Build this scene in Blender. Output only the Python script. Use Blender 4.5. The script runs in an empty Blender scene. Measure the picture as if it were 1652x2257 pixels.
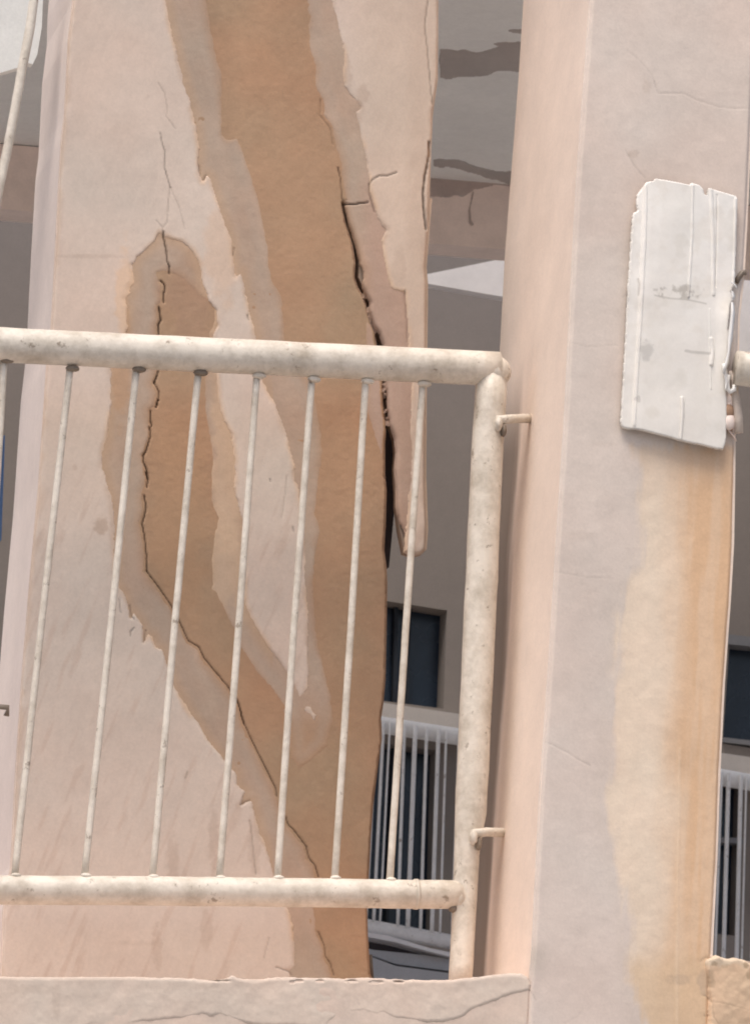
import bpy, bmesh, math, random
import numpy as np
from mathutils import Vector, Matrix
from mathutils.geometry import tessellate_polygon

# ------------------------------------------------------------------ camera, sky, sun, exposure
sc = bpy.context.scene
W_, H_ = 1652.0, 2257.0
FOC = 12800.0
PSI, PIT, ROL = math.radians(12), math.radians(12), math.radians(1.5)
TGT = Vector((0, 0, 3.6))
d = Vector((math.sin(PSI)*math.cos(PIT), math.cos(PSI)*math.cos(PIT), math.sin(PIT)))
r0 = d.cross(Vector((0, 0, 1))).normalized()
u0 = r0.cross(d).normalized()
RT = (math.cos(ROL)*r0 + math.sin(ROL)*u0).normalized()
UP = (math.cos(ROL)*u0 - math.sin(ROL)*r0).normalized()
CAM = TGT - 8.0*d
cam = bpy.data.cameras.new('camera')
cam.sensor_fit = 'HORIZONTAL'; cam.sensor_width = 36.0
cam.lens = FOC/W_*36.0
cam.clip_start = 0.1; cam.clip_end = 400
cam.dof.use_dof = True; cam.dof.focus_distance = 8.1; cam.dof.aperture_fstop = 34
co = bpy.data.objects.new('camera', cam); sc.collection.objects.link(co)
m3 = Matrix((RT, UP, -d)).transposed()
co.matrix_world = Matrix.Translation(CAM) @ m3.to_4x4()
sc.camera = co

world = bpy.data.worlds.new('World'); sc.world = world; world.use_nodes = True
wn = world.node_tree; bg = wn.nodes['Background']
sky = wn.nodes.new('ShaderNodeTexSky'); sky.sky_type = 'NISHITA'; sky.sun_disc = False
SUN_EL, SUN_AZ = math.radians(66), math.radians(-34)   # azimuth measured from -Y (street side) towards -X
sky.sun_elevation = SUN_EL; sky.dust_density = 5.0; sky.air_density = 1.0; sky.ozone_density = 0.6
bg.inputs['Strength'].default_value = 0.125
wn.links.new(sky.outputs['Color'], bg.inputs['Color'])
SDIR = Vector((math.sin(SUN_AZ)*math.cos(SUN_EL), -math.cos(SUN_AZ)*math.cos(SUN_EL), math.sin(SUN_EL)))
sky.sun_rotation = math.atan2(SDIR.x, SDIR.y)
sl = bpy.data.lights.new('sun', 'SUN'); sl.energy = 2.0; sl.angle = math.radians(28); sl.color = (1.0, 0.955, 0.90)
so = bpy.data.objects.new('sun', sl); sc.collection.objects.link(so)
so.rotation_euler = (-SDIR).to_track_quat('-Z', 'Y').to_euler()
sc.view_settings.view_transform = 'Standard'; sc.view_settings.look = 'None'
sc.view_settings.exposure = 0.22; sc.view_settings.gamma = 1.0
sc.view_settings.use_curve_mapping = False
sc.cycles.filter_width = 1.9

# ------------------------------------------------------------------ helpers
CAMn = np.array(CAM); RTn = np.array(RT); UPn = np.array(UP); Dn = np.array(d)
random.seed(4)

def rays(px, py):
    px = np.asarray(px, float); py = np.asarray(py, float)
    return Dn + ((px-W_/2)/FOC)[..., None]*RTn - ((py-H_/2)/FOC)[..., None]*UPn
def at(px, py, Y):
    r = rays(px, py); t = (Y-CAMn[1])/r[..., 1]
    return CAMn + r*t[..., None]
def atz(px, py, Z):
    r = rays(px, py); t = (Z-CAMn[2])/r[..., 2]
    return CAMn + r*t[..., None]

# survey sheets: origin and scale of each traced sheet
SH = {'R1': (0, 0, 2.928), 'R2': (528.9, 0, 2.928), 'R3': (1087.8, 0, 2.928), 'R4': (0, 705.2, 2.928), 'R5': (528.9, 705.2, 2.928),
      'R6': (1087.8, 705.2, 2.928), 'B1': (0, 1498.6, 2.928), 'B2': (528.9, 1498.6, 2.928), 'B3': (1087.8, 1498.6, 2.928),
      'A': (211.6, 476, 3.748), 'B': (176.3, 1040.2, 2.928), 'C': (387.9, 1533.9, 3.556), 'D': (1339.9, 379.1, 3.556),
      'E': (969.7, 749.3, 6.247), 'F': (1322.3, 1983.4, 5.011), 'G': (793.4, 1278.2, 2.560), 'H': (1533.8, 1322.3, 2.415),
      'K': (925.6, 0, 2.845)}
def T(k, *p):
    ox, oy, s = SH[k]
    return [(ox+x/s, oy+y/s) for x, y in p]

def lin(c):
    c = np.asarray(c, float)/255.0
    return np.where(c <= 0.04045, c/12.92, ((c+0.055)/1.055)**2.4)

def hashn(ix, iy, seed):
    n = (ix.astype(np.int64)*374761393 + iy.astype(np.int64)*668265263 + seed*974711) & 0x7fffffff
    n = ((n ^ (n >> 13))*1274126177) & 0x7fffffff
    return ((n ^ (n >> 16)) & 0xffff)/65535.0
def vnoise(x, y, seed=0):
    ix = np.floor(x); iy = np.floor(y); fx = x-ix; fy = y-iy
    fx = fx*fx*(3-2*fx); fy = fy*fy*(3-2*fy)
    a = hashn(ix, iy, seed); b = hashn(ix+1, iy, seed); c = hashn(ix, iy+1, seed); e = hashn(ix+1, iy+1, seed)
    return (a*(1-fx)+b*fx)*(1-fy)+(c*(1-fx)+e*fx)*fy
def fbm(x, y, s, seed=0, o=4, sy=None):
    x = x/s; y = y/(sy or s); v = 0; a = 0.5; t = 0
    for k in range(o):
        v = v+a*vnoise(x+17.3*k, y+9.1*k, seed+k*7); t += a; a *= 0.5; x = x*2.03; y = y*2.03
    return v/t-0.5
def smooth(x):
    x = np.clip(x, 0, 1); return x*x*(3-2*x)

def seg_dist(X, Y, pts, closed):
    out = np.full(X.shape, 1e9)
    n = len(pts)
    for i in range(n if closed else n-1):
        x0, y0 = pts[i]; x1, y1 = pts[(i+1) % n]
        dx, dy = x1-x0, y1-y0; L = dx*dx+dy*dy+1e-9
        t = np.clip(((X-x0)*dx+(Y-y0)*dy)/L, 0, 1)
        out = np.minimum(out, (X-x0-t*dx)**2+(Y-y0-t*dy)**2)
    return np.sqrt(out)
def inside(X, Y, pts):
    r = np.zeros(X.shape, bool); n = len(pts)
    for i in range(n):
        x0, y0 = pts[i]; x1, y1 = pts[(i+1) % n]
        if y0 == y1: continue
        c = ((y0 > Y) != (y1 > Y)) & (X < (x1-x0)*(Y-y0)/(y1-y0)+x0)
        r ^= c
    return r
def sdp(X, Y, pts):                       # signed distance, positive inside
    dd = seg_dist(X, Y, pts, True)
    return np.where(inside(X, Y, pts), dd, -dd)
def line_mask(X, Y, pts, w):              # 1 on the line, 0 beyond w
    x = [p[0] for p in pts]; y = [p[1] for p in pts]; m = w*2.5+2
    b = (X > min(x)-m) & (X < max(x)+m) & (Y > min(y)-m) & (Y < max(y)+m)
    out = np.zeros(X.shape)
    if b.any():
        out[b] = smooth(1.25-seg_dist(X[b], Y[b], pts, False)/w)
    return out

ORG = {}
def link(o): sc.collection.objects.link(o)
def thing(name, label, cat, org, group=None, kind=None):
    o = bpy.data.objects.new(name, None); link(o); o.empty_display_size = 0.1
    o.location = Vector(org); ORG[o] = np.array(org, float)
    if label: o['label'] = label
    if cat: o['category'] = cat
    if group: o['group'] = group
    if kind: o['kind'] = kind
    return o
def tag(o, label=None, cat=None, group=None, kind=None):
    for k, v in (('label', label), ('category', cat), ('group', group), ('kind', kind)):
        if v: o[k] = v
    return o
def mesh(name, verts, faces, m, parent=None, col=None, smooth_=False):
    verts = np.asarray(verts, float)
    og = ORG.get(parent) if parent is not None else None
    if parent is None: og = verts.mean(axis=0); 
    me = bpy.data.meshes.new(name)
    v = verts-og
    fa = np.asarray(faces) if not isinstance(faces, list) or (len(faces) and all(len(f) == len(faces[0]) for f in faces)) else None
    if fa is not None and len(fa) > 5000:
        k = fa.shape[1]
        me.vertices.add(len(v)); me.vertices.foreach_set('co', v.astype(np.float32).ravel())
        me.loops.add(fa.size); me.loops.foreach_set('vertex_index', fa.astype(np.int32).ravel())
        me.polygons.add(len(fa)); me.polygons.foreach_set('loop_start', np.arange(0, fa.size, k, dtype=np.int32))
        me.update(calc_edges=True)
    else:
        me.from_pydata([tuple(p) for p in v], [], [tuple(int(i) for i in f) for f in faces])
        bm = bmesh.new(); bm.from_mesh(me); bmesh.ops.recalc_face_normals(bm, faces=bm.faces); bm.to_mesh(me); bm.free()
    if col is not None:
        at_ = me.color_attributes.new('tone', 'FLOAT_COLOR', 'POINT')
        c4 = np.ones((len(v), 4), np.float32); c4[:, :3] = col
        at_.data.foreach_set('color', c4.ravel())
    if smooth_: me.polygons.foreach_set('use_smooth', [True]*len(me.polygons))
    me.materials.append(m); me.update()
    o = bpy.data.objects.new(name, me); link(o)
    if parent is None: o.location = Vector(og)
    else: o.parent = parent
    ORG[o] = og
    return o

def prism(name, pts, Y0, depth, m, parent=None, holes=(), z=None, bevel=0.0):
    """outline on the plane Y0 given real thickness going back"""
    loops = [np.array(at([p[0] for p in L], [p[1] for p in L], Y0)) for L in [pts]+list(holes)]
    return solid(name, loops, (0, depth, 0), m, parent, bevel)
def solid(name, loops, vec, m, parent=None, bevel=0.0):
    vec = np.array(vec, float)
    tris = tessellate_polygon([[Vector(p) for p in L] for L in loops])
    fr = np.concatenate(loops); n = len(fr)
    V = np.concatenate([fr, fr+vec]); F = [tuple(t) for t in tris]+[tuple(i+n for i in t[::-1]) for t in tris]
    s = 0
    for L in loops:
        k = len(L)
        for i in range(k):
            a, b = s+i, s+(i+1) % k
            F.append((a, b, b+n, a+n))
        s += k
    o = mesh(name, V, F, m, parent)
    if bevel:
        b = o.modifiers.new('bevel', 'BEVEL'); b.width = bevel; b.segments = 2; b.limit_method = 'ANGLE'; b.angle_limit = math.radians(40)
    return o
def box(name, lo, hi, m, parent=None, bevel=0.0):
    lo = np.array(lo, float); hi = np.array(hi, float)
    L = np.array([(lo[0], lo[1], lo[2]), (hi[0], lo[1], lo[2]), (hi[0], lo[1], hi[2]), (lo[0], lo[1], hi[2])])
    return solid(name, [L], (0, hi[1]-lo[1], 0), m, parent, bevel)
def tube(name, path, rad, m, parent=None, seg=20, wob=0.0, seed=0, sq=None):
    P = [np.array(p, float) for p in path]
    # subdivide
    Q = []; R = rad if hasattr(rad, '__len__') else [rad]*len(P); RR = []
    for i in range(len(P)-1):
        L = np.linalg.norm(P[i+1]-P[i]); k = max(1, int(L/0.03))
        for j in range(k):
            t = j/k; Q.append(P[i]*(1-t)+P[i+1]*t); RR.append(R[i]*(1-t)+R[i+1]*t)
    Q.append(P[-1]); RR.append(R[-1])
    rn = random.Random(seed); V = []; F = []
    for i, c in enumerate(Q):
        dv = Q[min(i+1, len(Q)-1)]-Q[max(i-1, 0)]; dv = dv/np.linalg.norm(dv)
        ref = np.array((0, 1, 0)) if abs(dv[1]) < 0.9 else np.array((1, 0, 0))
        a = np.cross(dv, ref); a /= np.linalg.norm(a); b = np.cross(dv, a)
        c = c+(a*rn.uniform(-1, 1)+b*rn.uniform(-1, 1))*wob*0.5
        for k in range(seg):
            th = 2*math.pi*k/seg; r = RR[i]*(1+wob*0)+rn.uniform(-1, 1)*wob*0.35
            V.append(c+(a*math.cos(th)+b*math.sin(th))*r)
    for i in range(len(Q)-1):
        for k in range(seg):
            F.append((i*seg+k, i*seg+(k+1) % seg, (i+1)*seg+(k+1) % seg, (i+1)*seg+k))
    V.append(Q[0]); V.append(Q[-1]); n = len(V)
    for k in range(seg):
        F.append((n-2, (k+1) % seg, k, )); F.append((n-1, (len(Q)-1)*seg+k, (len(Q)-1)*seg+(k+1) % seg))
    o = mesh(name, V, F, m, parent, smooth_=True)
    return o
def lump(name, c, r, m, parent, seed=0, fl=(1, 1, 1), jit=0.14):
    bm = bmesh.new(); bmesh.ops.create_icosphere(bm, subdivisions=3, radius=r)
    rn = random.Random(seed)
    V = np.array([[v.co.x*fl[0], v.co.y*fl[1], v.co.z*fl[2]] for v in bm.verts])
    V *= (1+2*jit*(fbm(V[:, 0]/r+V[:, 2]/r*0.7+seed, V[:, 1]/r-V[:, 2]/r*0.6, 0.8, seed, 2)))[:, None]
    F = [[v.index for v in f.verts] for f in bm.faces]; bm.free()
    return mesh(name, V+np.array(c), F, m, parent, smooth_=True)

def relief(name, parent, m, boxp, step, fn, Y0, plane='Y', smooth_=True):
    """surface sheet with its own relief: fn(X, Y) -> (keep distance in sheet units, height in metres, colour)"""
    x0, y0, x1, y1 = boxp
    nx = int((x1-x0)/step)+1; ny = int((y1-y0)/step)+1
    X, Y = np.meshgrid(np.linspace(x0, x1, nx), np.linspace(y0, y1, ny))
    keep, h, col = fn(X, Y)
    idx = np.arange(nx*ny).reshape(ny, nx)
    k = keep > -step*1.6
    gy, gx = np.gradient(keep, step); gg = gx*gx+gy*gy+0.05
    mv = np.where(k & (keep < 0), keep, 0)          # pull the rim back onto the outline
    Xs_ = X-mv*gx/gg; Ys_ = Y-mv*gy/gg
    P = at(Xs_, Ys_, Y0) if plane == 'Y' else atz(Xs_, Ys_, Y0)
    if plane == 'Y': P[..., 1] -= h
    else: P[..., 2] -= h
    q = k[:-1, :-1] & k[1:, :-1] & k[:-1, 1:] & k[1:, 1:]
    F = np.stack([idx[:-1, :-1][q], idx[1:, :-1][q], idx[1:, 1:][q], idx[:-1, 1:][q]], axis=1)
    used = np.unique(F); rm = np.full(nx*ny, -1); rm[used] = np.arange(len(used)); F = rm[F]
    return mesh(name, P.reshape(-1, 3)[used], F, m, parent, col=col.reshape(-1, 3)[used], smooth_=smooth_)

# ------------------------------------------------------------------ materials
def nt(name, rough=0.85, spec=0.3):
    m = bpy.data.materials.new(name); m.use_nodes = True; n = m.node_tree
    b = n.nodes['Principled BSDF']; b.inputs['Roughness'].default_value = rough
    b.inputs['Specular IOR Level'].default_value = spec
    return m, n, b
def coat(name, base=None, grain=0.06, bump=0.07, bscale=260, rough=0.9, spec=0.2, mott=0.08, mscale=7):
    """plaster / paint; base None reads the tone attribute laid down with the relief"""
    m, n, b = nt(name, rough, spec)
    tc = n.nodes.new('ShaderNodeTexCoord')
    if base is None:
        src = n.nodes.new('ShaderNodeAttribute'); src.attribute_name = 'tone'; so_ = src.outputs['Color']
    else:
        src = n.nodes.new('ShaderNodeRGB'); src.outputs[0].default_value = (*base, 1); so_ = src.outputs[0]
    def noise(scale, det, rough_=0.6):
        t = n.nodes.new('ShaderNodeTexNoise'); t.inputs['Scale'].default_value = scale
        t.inputs['Detail'].default_value = det; t.inputs['Roughness'].default_value = rough_
        n.links.new(tc.outputs['Object'], t.inputs['Vector']); return t
    def mul(col, t, amt):
        mr = n.nodes.new('ShaderNodeMapRange'); mr.inputs['From Min'].default_value = 0.25; mr.inputs['From Max'].default_value = 0.75
        mr.inputs['To Min'].default_value = 1-amt; mr.inputs['To Max'].default_value = 1+amt
        n.links.new(t.outputs['Fac'], mr.inputs['Value'])
        v = n.nodes.new('ShaderNodeVectorMath'); v.operation = 'SCALE'
        n.links.new(col, v.inputs[0]); n.links.new(mr.outputs[0], v.inputs['Scale']); return v.outputs[0]
    c = mul(so_, noise(mscale, 5), mott); fine = noise(bscale, 4, 0.7); c = mul(c, fine, grain)
    c = mul(c, noise(45, 6, 0.75), 0.045)
    n.links.new(c, b.inputs['Base Color'])
    bp = n.nodes.new('ShaderNodeBump'); bp.inputs['Strength'].default_value = bump; bp.inputs['Distance'].default_value = 0.0015
    n.links.new(fine.outputs['Fac'], bp.inputs['Height'])
    b2 = n.nodes.new('ShaderNodeBump'); b2.inputs['Strength'].default_value = bump; b2.inputs['Distance'].default_value = 0.006
    n2 = noise(28, 4, 0.6); n.links.new(n2.outputs['Fac'], b2.inputs['Height']); n.links.new(bp.outputs[0], b2.inputs['Normal'])
    n.links.new(b2.outputs[0], b.inputs['Normal'])
    return m
def al(rgb, k=1.0): return tuple(np.clip(lin(rgb)/k, 0, 0.9))

K_P = 0.86       # light on the recessed pillar, used to turn seen colours into surface colours
K_C = 0.86
M_tone = coat('weathered_plaster')
M_plaster = coat('pink_plaster', al((202, 182, 169), K_P))
M_lav = coat('greyish_pink_plaster', al((214, 200, 191), K_P))
M_core = coat('ochre_masonry', al((158, 128, 106), K_P))
M_under = coat('beige_undercoat', al((172, 150, 132), K_P))
M_conc = coat('grey_concrete', (0.86, 0.845, 0.80), mott=0.05)
M_beam = coat('stained_beam_plaster', (0.88, 0.74, 0.66), mott=0.12, mscale=12)
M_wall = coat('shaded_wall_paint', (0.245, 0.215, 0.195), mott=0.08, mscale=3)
M_dark = coat('recess_shade', (0.05, 0.042, 0.045))  # near-black tone that stands in for deep shade
M_white = coat('bright_gap_board', (0.80, 0.78, 0.78), grain=0.02, bump=0.05)
M_slab = coat('pale_grey_slab', (0.45, 0.45, 0.46), grain=0.05)
M_blue = coat('blue_paint', (0.12, 0.21, 0.40))
M_ground = coat('dusty_ground', (0.31, 0.30, 0.29), bscale=30, mscale=0.6)
def metal_paint(name, base, dirt, amt=0.5, rough=0.45):
    m, n, b = nt(name, rough, 0.4)
    tc = n.nodes.new('ShaderNodeTexCoord')
    t = n.nodes.new('ShaderNodeTexNoise'); t.inputs['Scale'].default_value = 22; t.inputs['Detail'].default_value = 6; t.inputs['Roughness'].default_value = 0.7
    n.links.new(tc.outputs['Object'], t.inputs['Vector'])
    cr = n.nodes.new('ShaderNodeValToRGB'); cr.color_ramp.elements[0].position = 0.42; cr.color_ramp.elements[1].position = 0.75
    cr.color_ramp.elements[0].color = (0, 0, 0, 1); cr.color_ramp.elements[1].color = (amt, amt, amt, 1)
    n.links.new(t.outputs['Fac'], cr.inputs['Fac'])
    mx = n.nodes.new('ShaderNodeMix'); mx.data_type = 'RGBA'
    mx.inputs['A'].default_value = (*base, 1); mx.inputs['B'].default_value = (*dirt, 1)
    n.links.new(cr.outputs['Color'], mx.inputs['Factor'])
    f = n.nodes.new('ShaderNodeTexNoise'); f.inputs['Scale'].default_value = 140; f.inputs['Detail'].default_value = 5
    n.links.new(tc.outputs['Object'], f.inputs['Vector'])
    mr = n.nodes.new('ShaderNodeMapRange'); mr.inputs['To Min'].default_value = 0.88; mr.inputs['To Max'].default_value = 1.1
    n.links.new(f.outputs['Fac'], mr.inputs['Value'])
    v = n.nodes.new('ShaderNodeVectorMath'); v.operation = 'SCALE'
    n.links.new(mx.outputs['Result'], v.inputs[0]); n.links.new(mr.outputs[0], v.inputs['Scale'])
    ch = n.nodes.new('ShaderNodeTexNoise'); ch.inputs['Scale'].default_value = 48; ch.inputs['Detail'].default_value = 7; ch.inputs['Roughness'].default_value = 0.75
    n.links.new(tc.outputs['Object'], ch.inputs['Vector'])
    cr2 = n.nodes.new('ShaderNodeValToRGB'); cr2.color_ramp.elements[0].position = 0.60; cr2.color_ramp.elements[1].position = 0.65
    cr2.color_ramp.elements[0].color = (0, 0, 0, 1); cr2.color_ramp.elements[1].color = (0.7, 0.7, 0.7, 1)
    n.links.new(ch.outputs['Fac'], cr2.inputs['Fac'])
    mx2 = n.nodes.new('ShaderNodeMix'); mx2.data_type = 'RGBA'; mx2.inputs['B'].default_value = (0.22, 0.16, 0.11, 1)
    n.links.new(v.outputs[0], mx2.inputs['A']); n.links.new(cr2.outputs['Color'], mx2.inputs['Factor'])
    n.links.new(mx2.outputs['Result'], b.inputs['Base Color'])
    bp = n.nodes.new('ShaderNodeBump'); bp.inputs['Strength'].default_value = 0.35; bp.inputs['Distance'].default_value = 0.002
    n.links.new(f.outputs['Fac'], bp.inputs['Height']); n.links.new(bp.outputs[0], b.inputs['Normal'])
    return m
M_rail = metal_paint('cream_rail_paint', (0.75, 0.68, 0.585), (0.40, 0.335, 0.255), 0.85)
M_rail2 = metal_paint('grey_white_rail_paint', (0.85, 0.84, 0.83), (0.6, 0.58, 0.56), 0.4)
M_sheet = coat('white_sheet', None, grain=0.02, bump=0.06, rough=0.55, spec=0.35, mott=0.03)
M_weld = metal_paint('rusty_weld', (0.26, 0.21, 0.16), (0.09, 0.06, 0.045), 0.8)
M_cord = metal_paint('beige_cord', (0.62, 0.52, 0.44), (0.3, 0.24, 0.2), 0.5)
m, n, b = nt('dark_glass', 0.12, 0.5); b.inputs['Base Color'].default_value = (0.013, 0.025, 0.046, 1)
tn = n.nodes.new('ShaderNodeTexNoise'); tn.inputs['Scale'].default_value = 3
mr = n.nodes.new('ShaderNodeMapRange'); mr.inputs['To Min'].default_value = 0.15; mr.inputs['To Max'].default_value = 0.4
n.links.new(tn.outputs['Fac'], mr.inputs['Value']); n.links.new(mr.outputs[0], b.inputs['Roughness'])
M_glass = m

# ------------------------------------------------------------------ setting: ground, street wall below, slab above
g = 60
mesh('ground', [(-g, -g, 0), (g, -g, 0), (g, g, 0), (-g, g, 0)], [(0, 1, 2, 3)], M_ground)['kind'] = 'structure'

P_Y = 0.36          # front plane of the cracked pillar
C_Y = 0.0           # front plane of the street column and parapet
R_Y = 0.20          # plane of the railing
B_Y = 3.0           # gallery wall behind

# ------------------------------------------------------------------ CRACKED PILLAR
pil_left = [(180, -300), (162, -60)] + T('R1', (470, 0), (440, 250), (415, 740), (395, 900), (370, 1350), (340, 1950), (330, 2100)) + \
    T('R4', (300, 300), (250, 1050), (190, 1700)) + T('B1', (140, 0), (100, 600), (70, 1200), (20, 1480), (5, 1900)) + [(-10, 2260)]
pil_right = [(985, -300), (970, -60), (969, 0), (968, 170), (957, 250), (953, 350), (950, 430), (943, 550), (940, 590), (943, 625), (940, 880),
             (939, 1050), (943, 1166), (940, 1210), (932, 1219), (911, 1224), (891, 1217)]
core_right_low = T('R5', (930, 1480), (945, 1600), (950, 1700), (948, 1800), (945, 2000), (940, 2220)) + \
    T('B2', (938, 0), (925, 150), (910, 250), (915, 380), (890, 560), (860, 800), (845, 1000), (835, 1200), (820, 1480), (825, 1650), (840, 1900)) + [(858, 2260)]
gapL = T('R2', (660, 1310), (680, 1430), (710, 1520), (728, 1580), (745, 1700), (740, 1790), (760, 1850), (800, 1920), (820, 1990), (840, 2070), (870, 2140)) + \
    T('R5', (880, 150), (905, 280), (920, 400), (925, 550), (945, 680), (935, 800), (935, 1000), (945, 1100), (940, 1300), (930, 1480))
gapR = T('R2', (668, 1306), (690, 1420), (722, 1500), (745, 1570), (770, 1680), (765, 1790), (790, 1850), (840, 1950), (835, 2000), (865, 2100), (900, 2150)) + \
    T('R5', (925, 155), (940, 280), (945, 400), (955, 580), (970, 680), (1000, 760), (1008, 850), (1000, 960), (1010, 1100), (1010, 1200), (1030, 1350), (1060, 1500))
upper_right = [p for p in pil_right if p[1] < 447]
pl_in0 = [(p[0]+7, p[1]) for p in pil_left]
up_in = [(p[0]-7, p[1]) for p in upper_right]
core_poly = pl_in0 + core_right_low[::-1] + gapL[::-1] + [(790, 440)] + [(944, 440)] + up_in[::-1]
slab_poly = gapR + [p for p in pil_right if p[1] >= 440][::-1] + [(952, 436), (770, 438)]
front_in = pl_in0 + core_right_low[::-1] + gapL[::-1] + gapR + [(p[0]-6, p[1]) for p in pil_right[::-1][1:]]
front_poly = pil_left + core_right_low[::-1] + gapL[::-1] + gapR + pil_right[::-1][1:]

E1 = T('R1', (1070, -200), (1075, -20), (1110, 200), (1165, 420), (1215, 600), (1265, 800), (1290, 960), (1283, 1060), (1290, 1120), (1310, 1165), (1338, 1125), (1360, 1150),
       (1390, 1250), (1450, 1420), (1500, 1560), (1500, 1640), (1520, 1780), (1560, 1750), (1600, 1950), (1640, 2100)) + \
    T('A', (1370, 1330), (1430, 1460), (1480, 1540), (1530, 1680), (1570, 1790), (1610, 1940), (1650, 2080)) + \
    T('B', (1390, 20), (1420, 130), (1435, 250), (1450, 400), (1462, 560), (1465, 700), (1462, 800), (1478, 900), (1475, 1100), (1480, 1280), (1472, 1400), (1430, 1455), (1405, 1465),
      (1388, 1400), (1340, 1310), (1260, 1200), (1160, 1060), (1090, 940), (1060, 860), (1050, 780), (1050, 500), (1045, 320), (1010, 180)) + \
    T('A', (1125, 2240), (1140, 2100), (1125, 1900), (1110, 1800), (1050, 1700), (1000, 1500), (985, 1330), (960, 1000), (1000, 900), (985, 770), (930, 700), (880, 560), (850, 400),
      (790, 295), (740, 240), (700, 208), (620, 195), (560, 168), (525, 148), (485, 215), (430, 270), (390, 305), (340, 345), (330, 385), (300, 400), (315, 480), (320, 560), (290, 585),
      (285, 650), (250, 690), (265, 760), (265, 940), (130, 1260), (130, 1550), (110, 1700), (95, 1850), (60, 1965), (55, 2050), (80, 2150), (100, 2240)) + \
    T('B', (180, 90), (210, 180), (225, 330), (235, 640), (240, 720), (290, 790), (308, 850), (325, 940), (345, 900), (390, 965), (410, 1000), (412, 1100), (430, 1040), (470, 1060),
      (490, 1130), (530, 1140), (560, 1240), (600, 1360), (650, 1440), (720, 1560)) + \
    T('C', (60, 50), (170, 200), (250, 350), (340, 450), (400, 540), (470, 600), (480, 690), (540, 750), (510, 850), (545, 830), (590, 825), (620, 910), (660, 1080), (700, 1150), (740, 1300),
      (775, 1420), (880, 1660), (915, 1800), (935, 2000), (935, 2130), (890, 2160), (900, 2300), (1600, 2300)) + [(900, 2330), (900, 1500), (885, 1240)] + \
    T('R5', (1060, 1500), (1080, 1200), (1095, 1000), (1100, 800), (1100, 400), (1085, 180), (1078, 0)) + \
    T('R2', (1070, 2000), (1060, 1890), (980, 1870), (950, 1800), (920, 1650), (905, 1550), (940, 1490), (910, 1460), (880, 1400), (860, 1310), (830, 1230), (825, 1150), (815, 1050),
      (790, 950), (760, 820), (740, 720), (775, 690), (740, 640), (700, 600), (670, 560), (655, 480), (668, 400), (665, 330), (640, 220), (610, 100), (585, 0), (570, -180))
O1 = T('R1', (1340, -200), (1350, 0), (1400, 300), (1445, 480), (1450, 700), (1450, 860), (1475, 885), (1540, 860), (1580, 960)) + \
    T('R2', (40, 980), (100, 1150), (140, 1300), (170, 1450), (200, 1600), (200, 1700), (240, 1830), (290, 1920), (300, 2200)) + \
    T('R5', (480, 430), (520, 600), (545, 750), (545, 900), (520, 1100), (500, 1250), (535, 1360), (505, 1500), (490, 1700), (500, 1900), (520, 2100)) + \
    T('C', (1230, 0), (1250, 200), (1200, 400), (1080, 520), (960, 600), (880, 500), (850, 200), (770, 0)) + \
    T('B', (1300, 1520), (1240, 1430), (1130, 1310), (1040, 1170), (980, 1020), (930, 930), (870, 800), (830, 760), (840, 700), (830, 550), (850, 420), (870, 300), (828, 180), (835, 0)) + \
    T('A', (940, 1950), (910, 1800), (880, 1600), (880, 1340), (910, 970), (955, 850), (945, 740), (850, 680), (700, 530), (600, 480), (520, 480), (540, 535), (566, 590), (555, 640), (560, 715),
      (520, 755), (535, 860), (515, 900), (510, 965), (515, 1290), (480, 1380), (520, 1450), (497, 1575), (452, 1610), (460, 1730), (445, 1830), (410, 1950), (387, 1980), (420, 2100), (430, 2240)) + \
    T('B', (435, 50), (415, 170), (425, 230), (400, 340), (420, 430), (430, 540), (430, 640), (520, 760), (600, 880), (650, 980), (700, 1090), (770, 1130), (800, 1200), (850, 1260), (950, 1380), (1020, 1480), (1060, 1630)) + \
    T('C', (530, 200), (600, 360), (720, 600), (790, 730), (870, 1000), (920, 1050), (1020, 1180), (1040, 1270), (1090, 1330), (1112, 1420), (1110, 1660), (1120, 1850), (1165, 1960), (1170, 2040), (1210, 2100), (1240, 2190), (1260, 2400)) + \
    [(900, 2330), (900, 1200), (800, 900), (800, 600)] + \
    T('R2', (672, 1310), (655, 1230), (635, 1100), (620, 1030), (600, 930), (580, 820), (515, 740), (520, 650), (470, 560), (465, 420), (425, 300), (430, 100), (400, -100), (380, -200))

crk = []   # (points, half width, depth, darkness)
def C(k, w, dp, *p, dk=0.75): crk.append((T(k, *p), max(w, 1.7), dp*0.7, dk*(0.62+0.38*min(1, w/1.7))))
C('R1', 1.2, .0022, (1035, 860), (1045, 920), (1065, 980), (1060, 1080), (1090, 1180), (1100, 1210), dk=.5)
C('R1', 0.9, .001, (1095, 1205), (1082, 1330), (1080, 1430), (1050, 1470), (1050, 1535), dk=.35)
C('R1', 0.9, .001, (1100, 1210), (1160, 1350), (1180, 1430), (1190, 1480), dk=.22)
C('R1', 0.9, .001, (1020, 530), (1060, 600), (1080, 700), (1072, 750), (1130, 830), dk=.25)
C('R1', 1.0, .001, (1012, 1425), (1030, 1445), (1047, 1465), dk=.3)
C('A', 2.0, .005, (555, 130), (560, 190), (580, 290), (590, 380), (604, 410), (605, 480), dk=.7)
C('A', 1.9, .005, (535, 535), (560, 560), (570, 600), (555, 650), (560, 715), dk=.8)
C('A', 2.2, .006, (520, 755), (535, 860), (515, 900), (518, 965), (515, 1290), (480, 1380), dk=.85)
C('A', 1.4, .005, (480, 1380), (520, 1450), (515, 1520), dk=.5)
C('A', 2.3, .006, (515, 1520), (497, 1580), dk=.85)
C('A', 2.0, .005, (452, 1610), (450, 1680), (460, 1735), dk=.85)
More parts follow.
